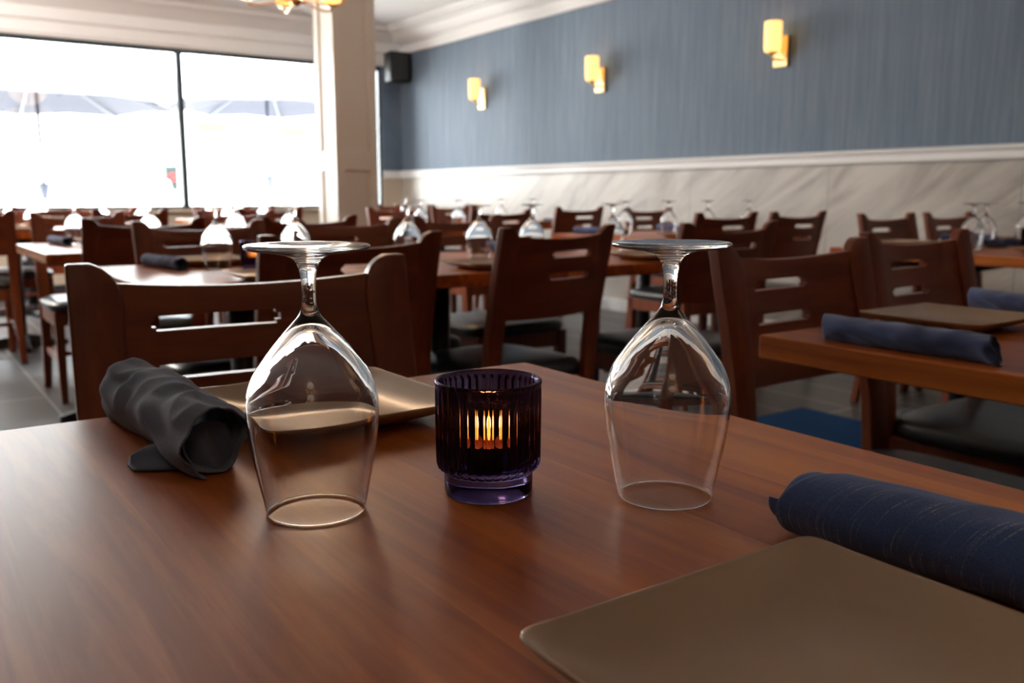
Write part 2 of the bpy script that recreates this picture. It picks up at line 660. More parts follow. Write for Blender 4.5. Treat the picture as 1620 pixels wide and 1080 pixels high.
# ================================================================== FITTINGS
# wall sconces
def make_sconce():
    r = empty('wall_sconce')
    bm = bmesh.new()
    box(bm, -0.022, 0, -0.058, 0.058, -0.10, 0.10)
    finish('back_plate', bm, M['brass'], r, smooth=False, bevel=0.004)
    bm = bmesh.new()
    tube(bm, [(-0.02, 0, -0.055), (-0.075, 0, -0.055), (-0.098, 0, -0.045), (-0.104, 0, -0.02)], 0.008, 10)
    lathe(bm, [(0, -0.026), (0.03, -0.026), (0.036, -0.018), (0.036, -0.012), (0, -0.012)], 24, c=(-0.104, 0, 0.0))
    finish('arm', bm, M['brass'], r)
    bm = bmesh.new()
    lathe(bm, [(0.030, -0.012), (0.050, -0.008), (0.0555, 0.02), (0.0575, 0.10), (0.0575, 0.178), (0.053, 0.184),
               (0.050, 0.178), (0.050, 0.10), (0.048, 0.01), (0.030, -0.004)], 40, closed=True, c=(-0.104, 0, 0))
    s = finish('lamp_shade', bm, M['shade'], r)
    s['label'] = 'glowing frosted amber shade'
    return r


sc0 = make_sconce()
sc_y = [(4.09, 'brass sconce with glowing shade on the blue wall, closest of the row'),
        (5.95, 'brass sconce with glowing shade, middle one of the three lit on the blue wall'),
        (7.76, 'brass sconce with glowing shade on the blue wall, smallest and closest to the speaker'),
        (2.22, 'brass sconce with glowing shade on the blue wall, beyond the picture edge')]
for i, (y, lab) in enumerate(sc_y[:3]):
    s = sc0 if i == 0 else copy_tree(sc0)
    s.location = (WX, y, 1.92)
    tag(s, lab, 'sconce', 'brass sconces on the blue wall')

# loudspeaker in the far corner
r = empty('loudspeaker', (4.93, 9.28, 2.22))
bm = bmesh.new()
v = [(-0.12, -0.10), (0.12, -0.10), (0.09, 0.10), (-0.09, 0.10)]
loft(bm, [[(x, y, 0) for x, y in v], [(x, y, 0.32) for x, y in v]])
finish('cabinet', bm, M['black'], r, smooth=False, bevel=0.012)
bm = bmesh.new()
box(bm, -0.105, 0.105, -0.112, -0.10, 0.015, 0.305)
finish('grille', bm, M['grille'], r, smooth=False, bevel=0.005)
bm = bmesh.new()
box(bm, -0.02, 0.02, 0.10, 0.215, 0.12, 0.20)
finish('bracket', bm, M['black'], r, smooth=False, bevel=0.003)
tag(r, 'black loudspeaker mounted high in the corner beside the window', 'speaker')

# chandelier hanging between camera and pillar
r = empty('chandelier', (1.90, 4.66, 1.935))
bm = bmesh.new()
lathe(bm, [(0, 0), (0.012, 0.004), (0.030, 0.022), (0.034, 0.035), (0.022, 0.05), (0.012, 0.062), (0.010, 0.50), (0, 0.50)], 20)
finish('hub', bm, M['brass'], r)
bm = bmesh.new()
tube(bm, [(0, 0, 0.48), (0, 0, CEIL-1.935-0.03)], 0.006, 8)
lathe(bm, [(0, CEIL-1.935), (0.06, CEIL-1.935), (0.05, CEIL-1.935-0.03), (0, CEIL-1.935-0.035)], 24)
finish('rod', bm, M['brass'], r)
for k in range(6):
    a = 2*PI*k/6 + 0.38
    c, s = math.cos(a), math.sin(a)
    bm = bmesh.new()
    tube(bm, [(0.02*c, 0.02*s, 0.035), (0.10*c, 0.10*s, 0.025), (0.20*c, 0.20*s, 0.012), (0.25*c, 0.25*s, 0.02), (0.262*c, 0.262*s, 0.045)], 0.0055, 8)
    lathe(bm, [(0, 0.042), (0.030, 0.045), (0.034, 0.055), (0, 0.058)], 20, c=(0.262*c, 0.262*s, 0))
    finish('arm', bm, M['brass'], r)
    bm = bmesh.new()
    lathe(bm, [(0.03, 0.058), (0.045, 0.062), (0.050, 0.10), (0.052, 0.20), (0.048, 0.20), (0.046, 0.10), (0.03, 0.064)], 28, closed=True, c=(0.262*c, 0.262*s, 0))
    finish('lamp_shade', bm, M['shade'], r)
tag(r, 'brass chandelier with glowing amber shades hanging in front of the pillar', 'chandelier')
chand = r
tag(chand, 'brass chandelier with glowing amber shades hanging in front of the pillar', 'chandelier', 'brass chandeliers')
for i, (x, y, en, cl) in enumerate([(1.90, 4.66, 24, (1.0, 0.66, 0.40)), (2.60, 0.10, 2.5, (1.0, 0.72, 0.48)), (-0.60, -1.10, 5, (1.0, 0.80, 0.62)), (-0.70, 7.30, 270, (1.0, 0.95, 0.90))]):
    if i:  # unseen copies added for warm fill and to brighten the wall over the window
        c_ = copy_tree(chand)
        c_.location = (x, y, 1.935)
        tag(c_, ['', 'unseen brass chandelier added over the aisle as warm fill', 'unseen brass chandelier added behind the viewer as warm fill', 'unseen brass chandelier added near the window to brighten the wall above it'][i], 'chandelier', 'brass chandeliers')
    L = bpy.data.lights.new('chandelier_and_fill_light', 'POINT')  # first one lights the seen chandelier, the others are added fill
    L.energy = en
    L.color = cl
    L.shadow_soft_size = 0.25
    lo = bpy.data.objects.new('chandelier_and_fill_light', L)
    lo.location = (x, y, 2.45)
    COL.objects.link(lo)

# round black sign hung at the window
bm = bmesh.new()
lathe(bm, [(0, -0.02), (0.100, -0.02), (0.108, -0.012), (0.108, 0.012), (0.100, 0.02), (0, 0.02)], 48)
bmesh.ops.rotate(bm, verts=bm.verts, cent=(0, 0, 0), matrix=Matrix.Rotation(PI/2, 3, 'X'))
o = finish('round_sign', bm, M['black'], smooth=False, loc=(4.16, 9.36, 2.24))
bm = bmesh.new()
tube(bm, [(0, 0, 0.10), (0, 0, CEIL-2.24)], 0.0015, 6)
finish('hanging_wire', bm, M['black'], o)
tag(o, 'round black disc against the bright window, half hidden by the pillar', 'sign')

# ================================================================== TABLES
TOP_T = 0.038


def make_table(w, d):
    """two-seat table, origin on the floor at its centre"""
    r = empty('dining_table')
    bm = bmesh.new()
    box(bm, -w/2, w/2, -d/2, d/2, 0.75-TOP_T, 0.75)
    finish('table_top', bm, M['table'], r, smooth=False, bevel=0.003, segs=2)
    bm = bmesh.new()
    lathe(bm, [(0, 0.08), (0.038, 0.08), (0.038, 0.66), (0, 0.66)], 24)
    finish('column', bm, M['iron'], r)
    bm = bmesh.new()
    for a in (0.0, 0.5*PI):
        c, s = math.cos(a), math.sin(a)
        pr = []
        for t, zt, hw in [(-0.27, 0.028, 0.022), (-0.25, 0.034, 0.028), (-0.04, 0.085, 0.04), (0.04, 0.085, 0.04), (0.25, 0.034, 0.028), (0.27, 0.028, 0.022)]:
            pr.append([(t*c-hw*s, t*s+hw*c, 0), (t*c+hw*s, t*s-hw*c, 0), (t*c+hw*s*0.7, t*s-hw*c*0.7, zt), (t*c-hw*s*0.7, t*s+hw*c*0.7, zt)])
        loft(bm, pr)
    finish('foot', bm, M['iron'], r, smooth=False, bevel=0.003)
    bm = bmesh.new()
    for a in (0.0, 0.5*PI):
        c, s = math.cos(a), math.sin(a)
        hw = 0.02
        loft(bm, [[(t*c-hw*s, t*s+hw*c, 0.75-TOP_T-h), (t*c+hw*s, t*s-hw*c, 0.75-TOP_T-h), (t*c+hw*s, t*s-hw*c, 0.75-TOP_T), (t*c-hw*s, t*s+hw*c, 0.75-TOP_T)]
                  for t, h in [(-0.22, 0.010), (-0.04, 0.05), (0.04, 0.05), (0.22, 0.010)]])
    finish('top_support', bm, M['iron'], r, smooth=False)
    return r


T_big = make_table(0.70, 0.86)
T_std = make_table(0.66, 0.86)
# name -> (x, y, description)
TABLES = [
    ('A', 0.342, 0.524, 'nearest table'),
    ('B', 1.465, 0.50, 'dark table across the aisle'),
    ('C', 2.127, 0.50, 'table beyond the dark table across the aisle'),
    ('D', 0.85, 2.58, 'table behind the nearest chair'),
    ('E', 1.512, 2.58, 'middle table of the second row'),
    ('F', 2.174, 2.58, 'last table of the second row'),
    ('G', 0.84, 4.20, 'bright-cornered table of the third row'),
    ('H', 1.502, 4.20, 'inner table of the third row'),
    ('I', 3.64, 1.93, 'table in front of the marble wall'),
    ('J', 4.302, 1.93, 'table end against the marble wall'),
    ('K', 3.50, 3.69, 'second table along the marble wall'),
    ('L', 4.162, 3.69, 'second wall table, end at the marble'),
    ('N', 3.05, 5.18, 'table short of the pillar'),
    ('O', 4.16, 5.86, 'third table along the marble wall'),
    ('P', 0.70, 6.50, 'table of the fourth row near the window'),
    ('Q', 1.362, 6.50, 'inner table of the fourth row'),
    ('R', 2.20, 6.50, 'table beside the pillar'),
    ('S', 4.25, 7.60, 'table behind the pillar'),
    ('U', 1.00, 8.25, 'table right under the window'),
    ('V', 2.60, 8.25, 'table under the window mullion'),
]
TP = {}
used_std = False
for nme, x, y, d in TABLES:
    if nme == 'A':
        t = T_big
    else:
        t = copy_tree(T_std) if used_std else T_std
        used_std = True
    t.location = (x, y, 0)
    TP[nme] = (x, y, d)
    lab = {'A': 'glossy brown wooden table in the foreground set with glasses and candle',
           'B': 'dark-lit wooden table across the aisle with blue napkin and square plate',
           'C': 'dark-lit wooden table joined to the far side of the one across the aisle',
           'D': 'wooden table directly behind the nearest chair, with a candle lit on it',
           'E': 'wooden table in the middle of the joined second row',
           'F': 'wooden table at the far end of the joined second row',
           'G': 'wooden table with a brightly lit corner above the empty tiled floor',
           'H': 'wooden table joined to the bright-cornered one, farther from the window light',
           'I': 'wooden table with lit candle in front of the marble wall',
           'J': 'wooden table whose end stands against the marble wall, beside the candle table',
           }.get(nme, 'small wooden dining table, the ' + d)
    tag(t, lab, 'table', 'wooden two-seat dining tables')

# ================================================================== CHAIRS
def make_chair():
    """faces +Y; origin on the floor below the back's foot line; back about y = 0, seat in front"""
    r = empty('dining_chair')
    # rear posts: leg below, broad chamfered ear above
    path = [  # z, y of rear face, outer width factor, depth, ear (inner reach)
        (0.000, -0.045, 0.036, 0.030, 0.000),
        (0.250, -0.008, 0.044, 0.032, 0.000),
        (0.420, 0.004, 0.050, 0.030, 0.000),
        (0.560, -0.006, 0.052, 0.028, 0.000),
        (0.640, -0.018, 0.052, 0.027, 0.004),
        (0.760, -0.042, 0.052, 0.026, 0.009),
        (0.835, -0.060, 0.052, 0.026, 0.012),
    ]
    for s in (-1, 1):
        secs = []
        for z, y, w_, d_, e in path:
            xo = 0.222*s
            secs.append([(xo, y, z), (xo, y+d_, z), (xo-s*0.020, y+d_+0.002, z), (xo-s*(w_*0.7+e*0.4), y+d_+0.001, z), (xo-s*(w_+e), y+d_-0.004, z), (xo-s*(w_+e), y, z)])
        # rounded inner shoulder, outer corner highest
        for z, y, e, f_ in [(0.856, -0.064, 0.008, 0.0), (0.870, -0.068, 0.000, 0.0), (0.879, -0.070, -0.010, 0.0), (0.8855, -0.072, -0.024, 0.0)]:
            w_, d_ = 0.052, 0.026
            xo = 0.222*s
            secs.append([(xo, y, z), (xo, y+d_, z), (xo-s*min(0.020, (w_+e)*0.4), y+d_+0.002, z), (xo-s*(w_+e)*0.7, y+d_+0.001, z), (xo-s*(w_+e), y+d_-0.004, z), (xo-s*(w_+e), y, z)])
        bm = bmesh.new()
        loft(bm, secs)
        finish('rear_leg_and_post', bm, M['chair'], r, bevel=0.0035, segs=2)
    # curved back panel with two slots toward one side
    bm = bmesh.new()
    xs = [-0.186]
    x = -0.186
    sl0, sl1 = -0.040, 0.128      # slot span; mirrored below by the wearer's side
    xs = sorted(set([-0.186 + 0.372*i/28 for i in range(29)] + [sl0, sl0+0.006, sl1-0.006, sl1]))
    zs = [0.628, 0.645, 0.672, 0.698, 0.7345, 0.7395, 0.7485, 0.7535, 0.766, 0.780, 0.7965, 0.8015, 0.8105, 0.8155, 0.832, 0.846, 0.862]
    holes = [(0.7345, 0.7535), (0.7965, 0.8155)]

    def pt(x, z, back):
        q = 1-(x/0.186)**2
        y = -0.060 + (0.862-z)*0.20 - 0.020*q
        zz = z
        if z > 0.84:
            zz -= (z-0.84)/0.022*0.012*q
        if z < 0.65:
            zz += (0.65-z)/0.022*0.0 - 0.004*q
        return (x, y + (0 if back else 0.017), zz)
    fv = {}
    for b in (0, 1):
        for i, xx in enumerate(xs):
            for j, zz in enumerate(zs):
                fv[b, i, j] = bm.verts.new(pt(xx, zz, b))

    def hole(i, j):
        if xs[i] < sl0-1e-6 or xs[i+1] > sl1+1e-6:
            return False
        zl, zh = zs[j], zs[j+1]
        for a, b in holes:
            if zl >= a-1e-6 and zh <= b+1e-6:
                edge = xs[i] < sl0+0.0055 or xs[i+1] > sl1-0.0055
                if edge and (zl < a+0.004 or zh > b-0.004):
                    return False
                return True
        return False
    nx, nz = len(xs)-1, len(zs)-1
    for i in range(nx):
        for j in range(nz):
            if hole(i, j):
                continue
            for b in (0, 1):
                q = [fv[b, i, j], fv[b, i+1, j], fv[b, i+1, j+1], fv[b, i, j+1]]
                bm.faces.new(q if b else q[::-1])
            for (di, dj, e0, e1) in ((-1, 0, (i, j), (i, j+1)), (1, 0, (i+1, j), (i+1, j+1)), (0, -1, (i, j), (i+1, j)), (0, 1, (i, j+1), (i+1, j+1))):
                ii, jj = i+di, j+dj
                if ii < 0 or jj < 0 or ii >= nx or jj >= nz or hole(ii, jj):
                    try:
                        bm.faces.new((fv[0, *e0], fv[0, *e1], fv[1, *e1], fv[1, *e0]))
                    except ValueError:
                        pass
    finish('back_panel', bm, M['panel'], r, smooth=True, bevel=0.003, segs=2)
    # seat frame (apron)
    bm = bmesh.new()
    box(bm, -0.170, 0.170, 0.010, 0.032, 0.365, 0.428)
    box(bm, -0.188, 0.188, 0.402, 0.424, 0.365, 0.428)
    box(bm, -0.214, -0.192, 0.034, 0.41, 0.365, 0.428)
    box(bm, 0.192, 0.214, 0.034, 0.41, 0.365, 0.428)
    finish('seat_frame', bm, M['chair'], r, smooth=False, bevel=0.003)
    # seat pad
    bm = bmesh.new()
    secs = []
    cx, cy, hw, hd = 0.0, 0.232, 0.232, 0.222
    for z, k in [(0.428, 0.93), (0.434, 0.985), (0.447, 1.0), (0.460, 0.99), (0.470, 0.95), (0.478, 0.84), (0.484, 0.62), (0.487, 0.30)]:
        ring = []
        for t in range(48):
            a = 2*PI*t/48
            c, s = math.cos(a), math.sin(a)
            e = 2.0/4.6
            ring.append((cx + math.copysign(abs(c)**e, c)*hw*k, cy + math.copysign(abs(s)**e, s)*hd*k, z))
        secs.append(ring)
    loft(bm, secs)
    finish('seat', bm, M['vinyl'], r)
    for s in (-1, 1):
        bm = bmesh.new()
        loft(bm, [[(s*0.214, 0.392, 0.43), (s*0.214, 0.432, 0.43), (s*0.174, 0.432, 0.43), (s*0.174, 0.392, 0.43)],
                  [(s*0.214, 0.394, 0.25), (s*0.214, 0.432, 0.25), (s*0.176, 0.432, 0.25), (s*0.176, 0.394, 0.25)],
                  [(s*0.212, 0.400, 0.0), (s*0.212, 0.430, 0.0), (s*0.182, 0.430, 0.0), (s*0.182, 0.400, 0.0)]])
        finish('front_leg', bm, M['chair'], r, smooth=False, bevel=0.003)
    for s in (-1, 1):
        bm = bmesh.new()
        box(bm, min(s*0.187, s*0.207), max(s*0.187, s*0.207), 0.018, 0.405, 0.185, 0.215)
        finish('stretcher', bm, M['chair'], r, smooth=False, bevel=0.003)
    bm = bmesh.new()
    box(bm, -0.190, 0.190, 0.200, 0.222, 0.190, 0.212)
    finish('stretcher', bm, M['chair'], r, smooth=False, bevel=0.003)
    return r


CH = []   # (x centre, y of back, faces +1 / -1 along Y, label, yaw jitter)
CH += [
    (0.398, 1.140, -1, 'large nearest chair seen from the front, right behind the foreground table', -0.13),
    (1.420, 1.035, -1, 'dark mahogany chair at the far side of the table across the aisle', 0.0),
    (2.055, 1.165, -1, 'mahogany chair with one edge catching light, second at the dark table across the aisle', 0.01),
    (0.880, 1.925, 1, 'mahogany chair standing back to back with the nearest chair', 0.0),
    (1.555, 2.045, 1, 'mahogany chair seen from behind between the two foreground wine glasses', 0.13),
    (2.245, 2.030, 1, 'mahogany chair partly behind the foot of the wine glass beside the candle', 0.0),
    (0.905, 3.080, -1, 'mahogany chair facing the viewer across the table with the small lit candle', 0.0),
    (1.450, 3.080, -1, 'mahogany chair facing the viewer in front of the pillar foot', 0.0),
    (2.045, 3.260, -1, 'mahogany chair facing the viewer at the last table of the second row', 0.0),
    (0.830, 3.640, 1, 'dark mahogany chair back with bright slot above the rolled grey napkin', 0.0),
    (1.500, 3.690, 1, 'mahogany chair behind the row of glasses at the inner third-row table', 0.02),
    (0.850, 5.020, -1, 'mahogany chair whose leg shows below the bright-cornered table', 0.0),
    (1.670, 5.030, -1, 'mahogany chair facing the viewer at the inner third-row table', 0.0),
    (3.930, 2.440, -1, 'mahogany chair facing the viewer against the marble wall, beside the dark gap', 0.0),
    (4.440, 2.420, -1, 'mahogany chair with bright edge against the marble wall, behind the lit-edge chair', 0.0),
    (3.990, 3.100, 1, 'mahogany chair seen from behind with pale slot, in front of the marble wall', 0.0),
    (3.490, 3.150, 1, 'mahogany chair seen from behind above the wine glass foot, before the marble wall', 0.0),
    (4.480, 4.640, -1, 'small mahogany chair facing the viewer, last at the second marble wall table', 0.0),
    (3.090, 4.560, 1, 'small mahogany chair seen from behind at the table short of the pillar', 0.0),
    (4.220, 5.200, 1, 'small mahogany chair seen from behind at the third marble wall table', 0.0),
    (3.060, 5.760, -1, 'distant mahogany chair facing the viewer at the table short of the pillar', 0.0),
    (3.980, 6.460, -1, 'distant mahogany chair facing the viewer at the third marble wall table', 0.0),
    (0.430, 5.900, 1, 'chair at the picture edge whose seat and slotted back show over bare tiles', 0.0),
    (1.280, 5.930, 1, 'distant mahogany chair seen from behind at the inner fourth-row table', 0.02),
    (2.160, 5.930, 1, 'distant mahogany chair seen from behind at the table beside the pillar', -0.02),
    (0.720, 7.080, -1, 'distant mahogany chair facing the viewer from the fourth row', 0.0),
    (1.380, 7.060, -1, 'distant mahogany chair facing the viewer from the inner fourth-row table', 0.0),
    (2.230, 7.080, -1, 'distant mahogany chair with orange edge standing beside the pillar', 0.0),
    (4.200, 7.020, 1, 'distant mahogany chair seen from behind, beyond the pillar', 0.0),
    (4.260, 8.170, -1, 'distant mahogany chair facing the viewer, beyond the pillar', 0.0),
    (1.050, 7.680, 1, 'farthest mahogany chair seen from behind under the wide window pane', 0.0),
    (2.620, 7.680, 1, 'farthest mahogany chair seen from behind under the window mullion', 0.0),
]
chair0 = make_chair()
for i, (x, y, f, lab, j) in enumerate(CH):
    c = chair0 if i == 0 else copy_tree(chair0)
    c.location = (x, y, 0)
    c.rotation_euler = (0, 0, (0 if f > 0 else PI) + j)
    tag(c, lab, 'chair', 'mahogany dining chairs with black seats')

# ================================================================== TABLEWARE
TZ = 0.7502


def make_goblet():
    """wine glass standing on its rim, origin at the rim's centre"""
    outer = [(34.3, 0.0), (36.2, 10), (38.1, 19.1), (40.2, 29), (42.0, 39.4), (43.7, 50), (45.0, 60.0), (45.6, 70), (45.5, 78), (44.6, 84.5), (42.9, 91),
             (39.8, 98.5), (36.2, 104), (31.2, 111), (26.5, 117), (21.4, 123), (16.6, 128.5), (12.2, 133.3), (8.6, 137.3), (7.0, 139.3), (5.9, 142.3), (5.1, 146), (4.75, 150),
             (4.7, 156), (4.95, 161), (5.6, 166.5), (6.4, 170.5), (7.6, 174), (9.6, 176.8), (13.0, 178.9), (19.0, 180.4), (28, 181.6), (36, 182.5), (40.5, 183.2),
             (42.1, 184.2), (42.4, 185.4), (42.0, 186.6), (40.6, 187.1), (36, 186.7), (24, 185.6), (12, 184.9), (0, 184.7)]
    inner = [(0, 130.0), (3.0, 129.7), (6.0, 128.6), (9.5, 126.5), (14.0, 122.3), (19.2, 117.4), (24.6, 111.6), (29.6, 105.6), (34.7, 99.0), (38.4, 93.2), (41.5, 86.5),
             (43.4, 80), (44.3, 72.5), (44.1, 66), (43.2, 57), (41.6, 46), (39.6, 36), (37.6, 25), (35.2, 12.5), (33.5, 1.2), (33.8, 0.1)]
    bm = bmesh.new()
    prof = [(r_/1000, z/1000) for r_, z in inner] + [(r_/1000, z/1000) for r_, z in outer]
    lathe(bm, prof, 72)
    bmesh.ops.remove_doubles(bm, verts=bm.verts, dist=1e-6)
    o = finish('wine_glass', bm, M['glass'], sub=1)
    return o


gob = make_goblet()
GOB = [  # x, y, label
    (0.237, 0.578, 'upside-down stemmed glass between the dark napkin roll and the candle'),
    (0.460, 0.458, 'upside-down stemmed glass beside the candle, toward the blue napkin'),
    (0.830, 2.720, 'upside-down glass beside the lit candle on the table behind the nearest chair'),
    (1.085, 2.740, 'blurred upside-down glass just above the foot of the foreground glass'),
    (1.455, 2.680, 'blurred upside-down glass at the curved end of the back-to-back chair'),
    (1.690, 2.600, 'blurred upside-down glass standing alone left of the chair seen from behind'),
    (1.945, 2.640, 'blurred upside-down glass just above the back rail of the chair seen from behind'),
    (2.330, 2.640, 'blurred upside-down glass rising beside the foot of the second foreground glass'),
]


def add_pair(nm, dx=(-0.11, 0.11), dy=(0.05, -0.07)):
    x, y, d = TP[nm]
    GOB.append((x+dx[0], y+dy[0], 'small blurred upside-down glass, farther one on the '+d))
    GOB.append((x+dx[1], y+dy[1], 'small blurred upside-down glass, closer one on the '+d))


add_pair('G', (-0.10, 0.14), (0.30, -0.05))
add_pair('I', (-0.03, 0.20), (-0.02, 0.05))
for k in 'HJKLNOPQRSUV':
    add_pair(k)
for i, (x, y, lab) in enumerate(GOB):
    g = gob if i == 0 else gob.copy()
    if i:
        COL.objects.link(g)
    g.location = (x, y, TZ)
    tag(g, lab, 'glass', 'wine glasses standing upside down')

# ribbed votive
def make_votive():
    r = empty('candle_holder')
    bm = bmesh.new()
    n = 38*8
    rows = [  # (z, r, rib amplitude, outer)
        (0.0000, 0.0290, 0.0), (0.0006, 0.0315, 0.0), (0.0030, 0.0328, 0.0), (0.0100, 0.0330, 0.0), (0.0165, 0.0330, 0.0), (0.0180, 0.0334, 0.0),
        (0.0195, 0.0355, 0.0010), (0.0210, 0.0378, 0.0016), (0.0240, 0.0388, 0.0018), (0.0300, 0.0390, 0.0018), (0.0500, 0.0392, 0.0018), (0.0700, 0.0393, 0.0018),
        (0.0785, 0.0393, 0.0018), (0.0805, 0.0391, 0.0012), (0.0820, 0.0392, 0.0002), (0.0840, 0.0397, 0.0), (0.0856, 0.0396, 0.0), (0.0864, 0.0386, 0.0),
        (0.0862, 0.0370, 0.0), (0.0845, 0.0358, 0.0), (0.0815, 0.0352, 0.0006), (0.0790, 0.0350, 0.0010), (0.0600, 0.0347, 0.0010), (0.0400, 0.0343, 0.0010), (0.0270, 0.0335, 0.0008),
        (0.0235, 0.0310, 0.0), (0.0222, 0.0250, 0.0), (0.0220, 0.0120, 0.0)]
    rings = []
    for z, rr, am in rows:
        ring = []
        for k in range(n):
            a = 2*PI*k/n
            rib = abs(math.cos(a*19)) if am else 0
            # half-round ribs: deep narrow grooves between
            ring.append(bm.verts.new(((rr - 1.5*am + 1.5*am*(rib**0.55))*math.cos(a), (rr - 1.5*am + 1.5*am*(rib**0.55))*math.sin(a), z)))
        rings.append(ring)
    for a, b in zip(rings[:-1], rings[1:]):
        for k in range(n):
            bm.faces.new((a[k], a[(k+1) % n], b[(k+1) % n], b[k]))
    bm.faces.new(rings[0][::-1])
    bm.faces.new(rings[-1])
    finish('ribbed_cup', bm, M['votive'], r)
    bm = bmesh.new()
    lathe(bm, [(0, 0.0232), (0.0195, 0.0232), (0.0198, 0.0240), (0.0198, 0.0385), (0.0190, 0.0385), (0.0188, 0.0365), (0.006, 0.0362), (0, 0.0360)], 40)
    finish('wax_candle', bm, M['wax'], r)
    bm = bmesh.new()
    lathe(bm, [(0, 0.0362), (0.0008, 0.0362), (0.0008, 0.0440), (0, 0.0442)], 8)
    finish('wick', bm, M['black'], r)
    bm = bmesh.new()
    lathe(bm, [(0, 0.0395), (0.0034, 0.0405), (0.0052, 0.0440), (0.0050, 0.0480), (0.0034, 0.0540), (0.0013, 0.0590), (0, 0.0620)], 20)
    finish('flame', bm, M['flame'], r)
    return r


vot = make_votive()
VOT = [(0.358, 0.540, 'ribbed dark violet glass candle holder glowing orange between the foreground glasses'),
       (0.900, 2.600, 'blurred candle holder glowing orange beside the rim of the foreground glass foot'),
       (TP['I'][0]+0.14, TP['I'][1]-0.17, 'blurred candle holder glowing orange at the picture edge before the marble wall')]
for i, (x, y, lab) in enumerate(VOT):
    v_ = vot if i == 0 else copy_tree(vot)
    v_.location = (x, y, TZ)
    tag(v_, lab, 'candle', 'ribbed glass candle holders')
    L = bpy.data.lights.new('candle_light', 'POINT')
    L.energy = 0.10
    L.color = (1.0, 0.42, 0.10)
    L.shadow_soft_size = 0.006
    lo = bpy.data.objects.new('candle_light', L)
    lo.location = (x, y, TZ+0.052)
    COL.objects.link(lo)


def make_plate(s, h=0.022):
    """square plate with softly upturned rim and a foot"""
    bm = bmesh.new()
    n = 96

    def ring(half, z, e):
        out = []
        for k in range(n):
            a = 2*PI*(k+0.5)/n
            c, q = math.cos(a), math.sin(a)
            ex = 2.0/e
            x = math.copysign(abs(c)**ex, c)*half
            y = math.copysign(abs(q)**ex, q)*half
            # sides bow in a little, corners lift
            cor = (abs(x)*abs(y))/(half*half)
            out.append((x, y, z + 0.0035*cor*(half/(s/2))**4))
        return out
    H = s/2
    secs = [ring(H*0.08, 0.0062, 4), ring(H*0.45, 0.0062, 5), ring(H*0.62, 0.0066, 6), ring(H*0.70, 0.0082, 7), ring(H*0.80, 0.0115, 9), ring(H*0.90, 0.0158, 12),
            ring(H*0.965, 0.0192, 16), ring(H*0.988, 0.0206, 18), ring(H*1.0, 0.0206, 20), ring(H*1.004, 0.0190, 20), ring(H*0.985, 0.0165, 18), ring(H*0.90, 0.0118, 12),
            ring(H*0.80, 0.0072, 9), ring(H*0.70, 0.0040, 7), ring(H*0.64, 0.0028, 6), ring(H*0.62, 0.0, 6), ring(H*0.58, 0.0, 6), ring(H*0.56, 0.0022, 6), ring(H*0.1, 0.0022, 4)]
    loft(bm, secs)
    return finish('square_plate', bm, M['plate'])


plate0 = make_plate(0.212)
PL = [(0.353, 0.822, 0.02, 'taupe square plate behind the foreground glass, touching the dark napkin roll side'),
      (0.324, 0.206, -0.01, 'large taupe square plate at the picture corner nearest the viewer'),
      (1.470, 0.805, 0.0, 'taupe square plate on the dark table across the aisle')]
for k in 'DEFGHIJKLNOPQR':
    x, y, d = TP[k]
    PL.append((x+0.01, y+0.305, 0.0, 'blurred square plate, farther one on the '+d))
    PL.append((x-0.01, y-0.305, 0.0, 'blurred square plate, closer one on the '+d))
for i, (x, y, rz, lab) in enumerate(PL):
    p = plate0 if i == 0 else plate0.copy()
    if i:
        COL.objects.link(p)
    p.location = (x, y, TZ)
    p.rotation_euler = (0, 0, rz)
    tag(p, lab, 'plate', 'taupe square plates')


